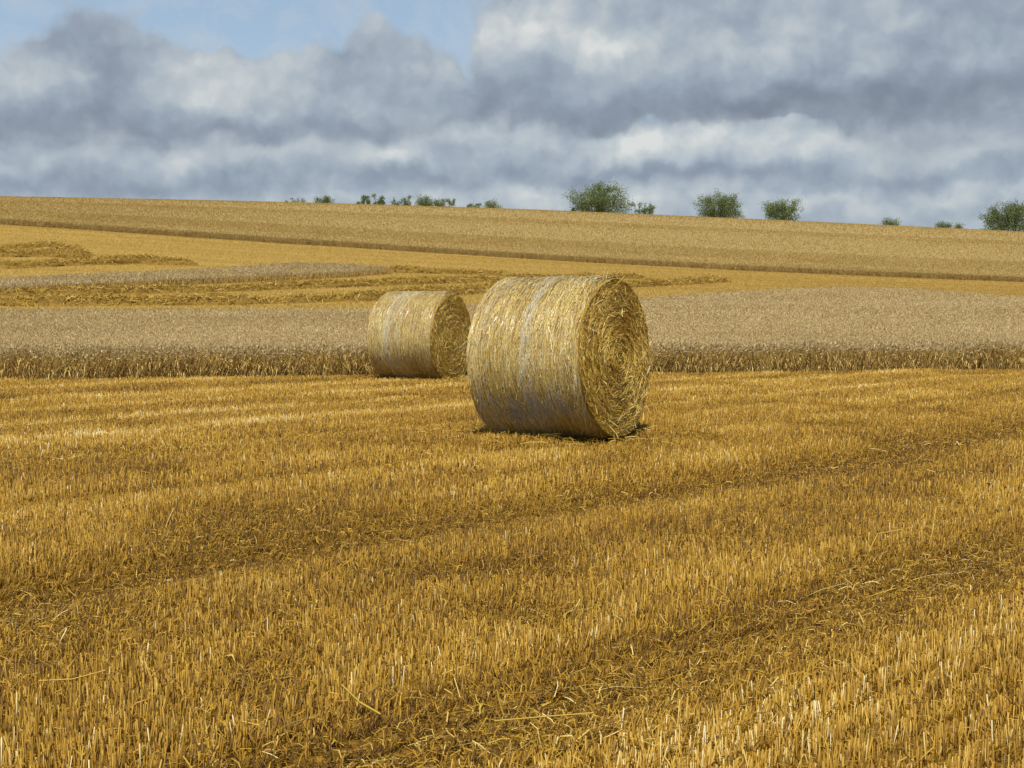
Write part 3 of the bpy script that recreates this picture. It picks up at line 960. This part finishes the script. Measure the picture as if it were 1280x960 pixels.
def vm(op, a, b):
    n = N_('ShaderNodeVectorMath', operation=op)
    for i, v in enumerate((a, b)):
        if isinstance(v, (tuple, list)): n.inputs[i].default_value = v
        else: LK(v, n.inputs[i])
    return n.outputs['Value'] if op == 'DOT_PRODUCT' else n.outputs[0]


SKY_K = .1                # world strength
sky = N_('ShaderNodeTexSky', sky_type='NISHITA'); sky.sun_disc = False
sky.sun_elevation = EL; sky.sun_rotation = R(180 + 5); sky.altitude = 100
sky.air_density = 1.0; sky.dust_density = 1.0; sky.ozone_density = 1.5
tc = N_('ShaderNodeTexCoord')
sp = N_('ShaderNodeSeparateXYZ'); LK(tc.outputs['Generated'], sp.inputs[0])
az = math_('ARCTAN2', sp.outputs[0], sp.outputs[1])
el = math_('ARCSINE', sp.outputs[2])
cb = N_('ShaderNodeCombineXYZ'); LK(math_('MULTIPLY', az, 16.0), cb.inputs[0]); LK(math_('MULTIPLY', el, 16.0), cb.inputs[1])
p0 = cb.outputs[0]        # units : 1 = about 100 photograph pixels of angle


def noise_(vec, scale, detail, rough=.55, col=False, off=(0, 0, 0), sy=1.0):
    mp = N_('ShaderNodeMapping'); mp.inputs['Location'].default_value = off; mp.inputs['Scale'].default_value = (1, sy, 1)
    LK(vec, mp.inputs[0])
    n = N_('ShaderNodeTexNoise', noise_dimensions='2D'); n.inputs['Scale'].default_value = scale; n.inputs['Detail'].default_value = detail; n.inputs['Roughness'].default_value = rough
    LK(mp.outputs[0], n.inputs['Vector'])
    return n.outputs['Color' if col else 'Fac']


def scale_v(v, k):
    n = N_('ShaderNodeVectorMath', operation='SCALE'); LK(v, n.inputs[0]); n.inputs['Scale'].default_value = k; return n.outputs[0]


w1 = scale_v(vm('SUBTRACT', noise_(p0, .8, 2, .5, True), (.5, .5, .5)), .6)
w2 = scale_v(vm('SUBTRACT', noise_(p0, 3.0, 4, .52, True, (7, 3, 0)), (.5, .5, .5)), .24)
pw = vm('ADD', vm('ADD', p0, w1), w2)
pw = vm('MULTIPLY', pw, (1, 1, 0))


def blobs(lst, start):
    acc = start
    for (px, row, rx, ry, a) in lst:
        d = ray(px, row); d = d / np.linalg.norm(d)
        c = (math.atan2(d[0], d[1]) * 16, math.asin(d[2]) * 16, 0)
        q = vm('MULTIPLY', vm('SUBTRACT', pw, c), (100 / rx, 100 / ry, 0))
        e = math_('EXPONENT', math_('MULTIPLY', vm('DOT_PRODUCT', q, q), -1.0))
        acc = math_('MULTIPLY_ADD', e, a, acc)
    return acc


def smooth_(v, a, b):
    n = N_('ShaderNodeMapRange', interpolation_type='SMOOTHSTEP'); LK(v, n.inputs[0]); n.inputs[1].default_value = a; n.inputs[2].default_value = b
    return n.outputs[0]


def cloud_ramp(f):
    cr = N_('ShaderNodeValToRGB'); LK(f, cr.inputs[0])
    stops = [(0.0, (.205, .24, .30)), (.3, (.28, .33, .405)), (.55, (.38, .44, .505)), (.8, (.53, .575, .60)), (1.0, (.72, .735, .715))]
    e = cr.color_ramp.elements
    while len(e) < len(stops): e.new(.5)
    for el_, (pp, c) in zip(e, stops): el_.position = pp; el_.color = (*c, 1)
    return cr.outputs[0]


def mixc(f, a, b):
    m = N_('ShaderNodeMix', data_type='RGBA'); LK(f, m.inputs[0]); LK(a, m.inputs[6]); LK(b, m.inputs[7]); return m.outputs[2]


def billow(vec, scale, off):
    """rounded cauliflower lumps : inverted fractal cell distance"""
    mp = N_('ShaderNodeMapping'); mp.inputs['Location'].default_value = off; mp.inputs['Scale'].default_value = (1, 1.15, 1)
    LK(vec, mp.inputs[0])
    n = N_('ShaderNodeTexVoronoi', feature='SMOOTH_F1', voronoi_dimensions='2D'); n.normalize = True
    n.inputs['Scale'].default_value = scale; n.inputs['Detail'].default_value = 3.5; n.inputs['Roughness'].default_value = .52; n.inputs['Smoothness'].default_value = .4
    LK(mp.outputs[0], n.inputs['Vector'])
    return math_('SUBTRACT', .95, n.outputs['Distance'])


pb = vm('MULTIPLY', vm('ADD', p0, scale_v(w2, .8)), (1, 1, 0))
n_big = noise_(pw, .7, 4, .5, False, (3, 11, 0), 1.15)
n_off = noise_(vm('ADD', pw, (-.14, .22, 0)), .7, 4, .5, False, (3, 11, 0), 1.15)
def mid_(v):
    return math_('MULTIPLY_ADD', billow(v, 1.0, (4, 9, 0)), .68, math_('MULTIPLY', noise_(v, 1.6, 7, .52, False, (19, 2, 0), 1.0), .32))
n_mid = mid_(pb)
n_moff = mid_(vm('ADD', pb, (-.09, .16, 0)))
relief = math_('ADD', math_('MULTIPLY', math_('SUBTRACT', n_big, n_off), .55), math_('MULTIPLY', math_('SUBTRACT', n_mid, n_moff), 1.05))
nm = math_('SUBTRACT', n_mid, .53)
nb = math_('SUBTRACT', n_big, .5)
# far bank of cumulus low over the hill
B_COV = [(60, 208, 260, 40, .8), (330, 205, 200, 36, .7), (560, 190, 130, 48, .8), (700, 195, 110, 40, .7), (880, 185, 130, 46, .9), (1080, 190, 170, 50, .9), (1260, 205, 140, 55, .9),
         (640, 275, 1300, 40, .9), (430, 168, 50, 9, -.35), (560, 142, 30, 10, -.2)]
B_LIT = [(860, 168, 90, 22, .40), (790, 192, 70, 22, .28), (500, 197, 36, 16, .34), (590, 170, 60, 22, .22), (1090, 168, 120, 20, .26), (1215, 190, 60, 15, .28), (1010, 190, 60, 20, .16),
         (300, 186, 110, 16, .28), (210, 205, 40, 14, .16), (70, 196, 80, 14, .14), (1215, 244, 70, 12, .26), (690, 248, 110, 11, .2), (470, 254, 90, 8, .1), (1050, 258, 120, 14, .1), (640, 262, 800, 9, .14),
         (600, 224, 260, 13, -.22), (900, 219, 180, 13, -.26), (150, 232, 250, 11, -.22), (1160, 226, 110, 11, -.16), (1260, 215, 40, 14, -.15)]
# nearer clouds above
U_COV = [(115, 45, 64, 46, .95), (60, 120, 95, 50, .95), (235, 120, 90, 50, .8), (340, 120, 110, 48, .8), (455, 70, 55, 70, .55), (500, 112, 90, 48, .75), (150, 150, 180, 26, .5), (420, 146, 120, 20, .4),
         (690, 40, 90, 70, .95), (640, 118, 70, 34, .7), (850, 55, 190, 75, .9), (1080, 55, 220, 80, .9), (1290, 80, 170, 80, .9), (960, 116, 220, 26, .5), (740, 142, 70, 20, .5), (1200, 125, 160, 26, .4),
         (310, 40, 120, 26, -.3), (592, 80, 22, 40, -.4), (545, 10, 55, 40, -.3), (94, 78, 16, 12, -.5), (828, 140, 30, 9, -.2), (995, 152, 40, 8, -.4), (20, 35, 50, 36, -.45), (240, 10, 90, 36, -.45), (330, 30, 70, 26, -.3)]
U_LIT = [(250, 105, 70, 36, .36), (345, 92, 80, 36, .24), (50, 100, 55, 26, .34), (108, 98, 12, 14, .2), (690, 40, 90, 46, .32), (770, 70, 80, 34, .2), (620, 30, 20, 40, .2), (860, 25, 150, 40, .08),
         (1010, 72, 120, 30, .10), (460, 20, 50, 30, .12), (520, 95, 50, 36, .08), (1200, 60, 100, 30, .05),
         (110, 50, 65, 40, -.16), (150, 118, 38, 44, -.22), (60, 158, 120, 26, -.24), (250, 162, 200, 14, -.24), (430, 158, 120, 13, -.16), (420, 70, 40, 60, -.12), (560, 130, 50, 16, -.16),
         (640, 118, 70, 30, -.2), (960, 120, 200, 24, -.38), (1180, 115, 150, 34, -.28), (740, 145, 90, 16, -.24), (1270, 60, 60, 60, -.1), (610, 90, 25, 40, -.12)]
def gain(v): return math_('MULTIPLY_ADD', v, 1.0, .015)


covB = smooth_(math_('ADD', math_('MULTIPLY_ADD', nm, .9, blobs(B_COV, 0.)), math_('MULTIPLY', nb, .5)), .22, .50)
litB = gain(math_('ADD', math_('MULTIPLY_ADD', nm, .38, blobs(B_LIT, .49)), relief))
covU = smooth_(math_('ADD', math_('MULTIPLY_ADD', nm, 1.1, blobs(U_COV, .0)), math_('MULTIPLY', nb, .6)), .26, .58)
litU = gain(math_('ADD', math_('MULTIPLY_ADD', nm, .32, blobs(U_LIT, .45)), relief))
veil = N_('ShaderNodeMix', data_type='RGBA'); LK(math_('MULTIPLY', smooth_(math_('MULTIPLY', el, -1.0), -.75, -.12), .5), veil.inputs[0])
sk_n = N_('ShaderNodeVectorMath', operation='SCALE'); LK(sky.outputs[0], sk_n.inputs[0]); sk_n.inputs['Scale'].default_value = SKY_K
LK(sk_n.outputs[0], veil.inputs[6]); veil.inputs[7].default_value = (.50, .66, .82, 1)
wisp = math_('MULTIPLY', smooth_(noise_(pw, 1.3, 6, .6, False, (31, 5, 0), 1.6), .35, .75), .55)
wc_ = N_('ShaderNodeRGB'); wc_.outputs[0].default_value = (.50, .57, .64, 1)
c0 = mixc(math_('MULTIPLY', wisp, smooth_(math_('MULTIPLY', el, -1.0), -.8, -.2)), veil.outputs[2], wc_.outputs[0])
c1 = mixc(math_('MULTIPLY', covB, .9), c0, cloud_ramp(litB))
c2 = mixc(math_('MULTIPLY', covU, .93), c1, cloud_ramp(litU))
cs = N_('ShaderNodeVectorMath', operation='SCALE'); LK(c2, cs.inputs[0]); cs.inputs['Scale'].default_value = 1 / SKY_K
bg = N_('ShaderNodeBackground'); LK(cs.outputs[0], bg.inputs[0]); bg.inputs[1].default_value = SKY_K
wo = N_('ShaderNodeOutputWorld'); LK(bg.outputs[0], wo.inputs[0])
w.cycles.sampling_method = 'MANUAL'; w.cycles.sample_map_resolution = 512

S.view_settings.view_transform = 'Standard'; S.view_settings.look = 'None'
S.view_settings.gamma = 1; S.view_settings.exposure = 0
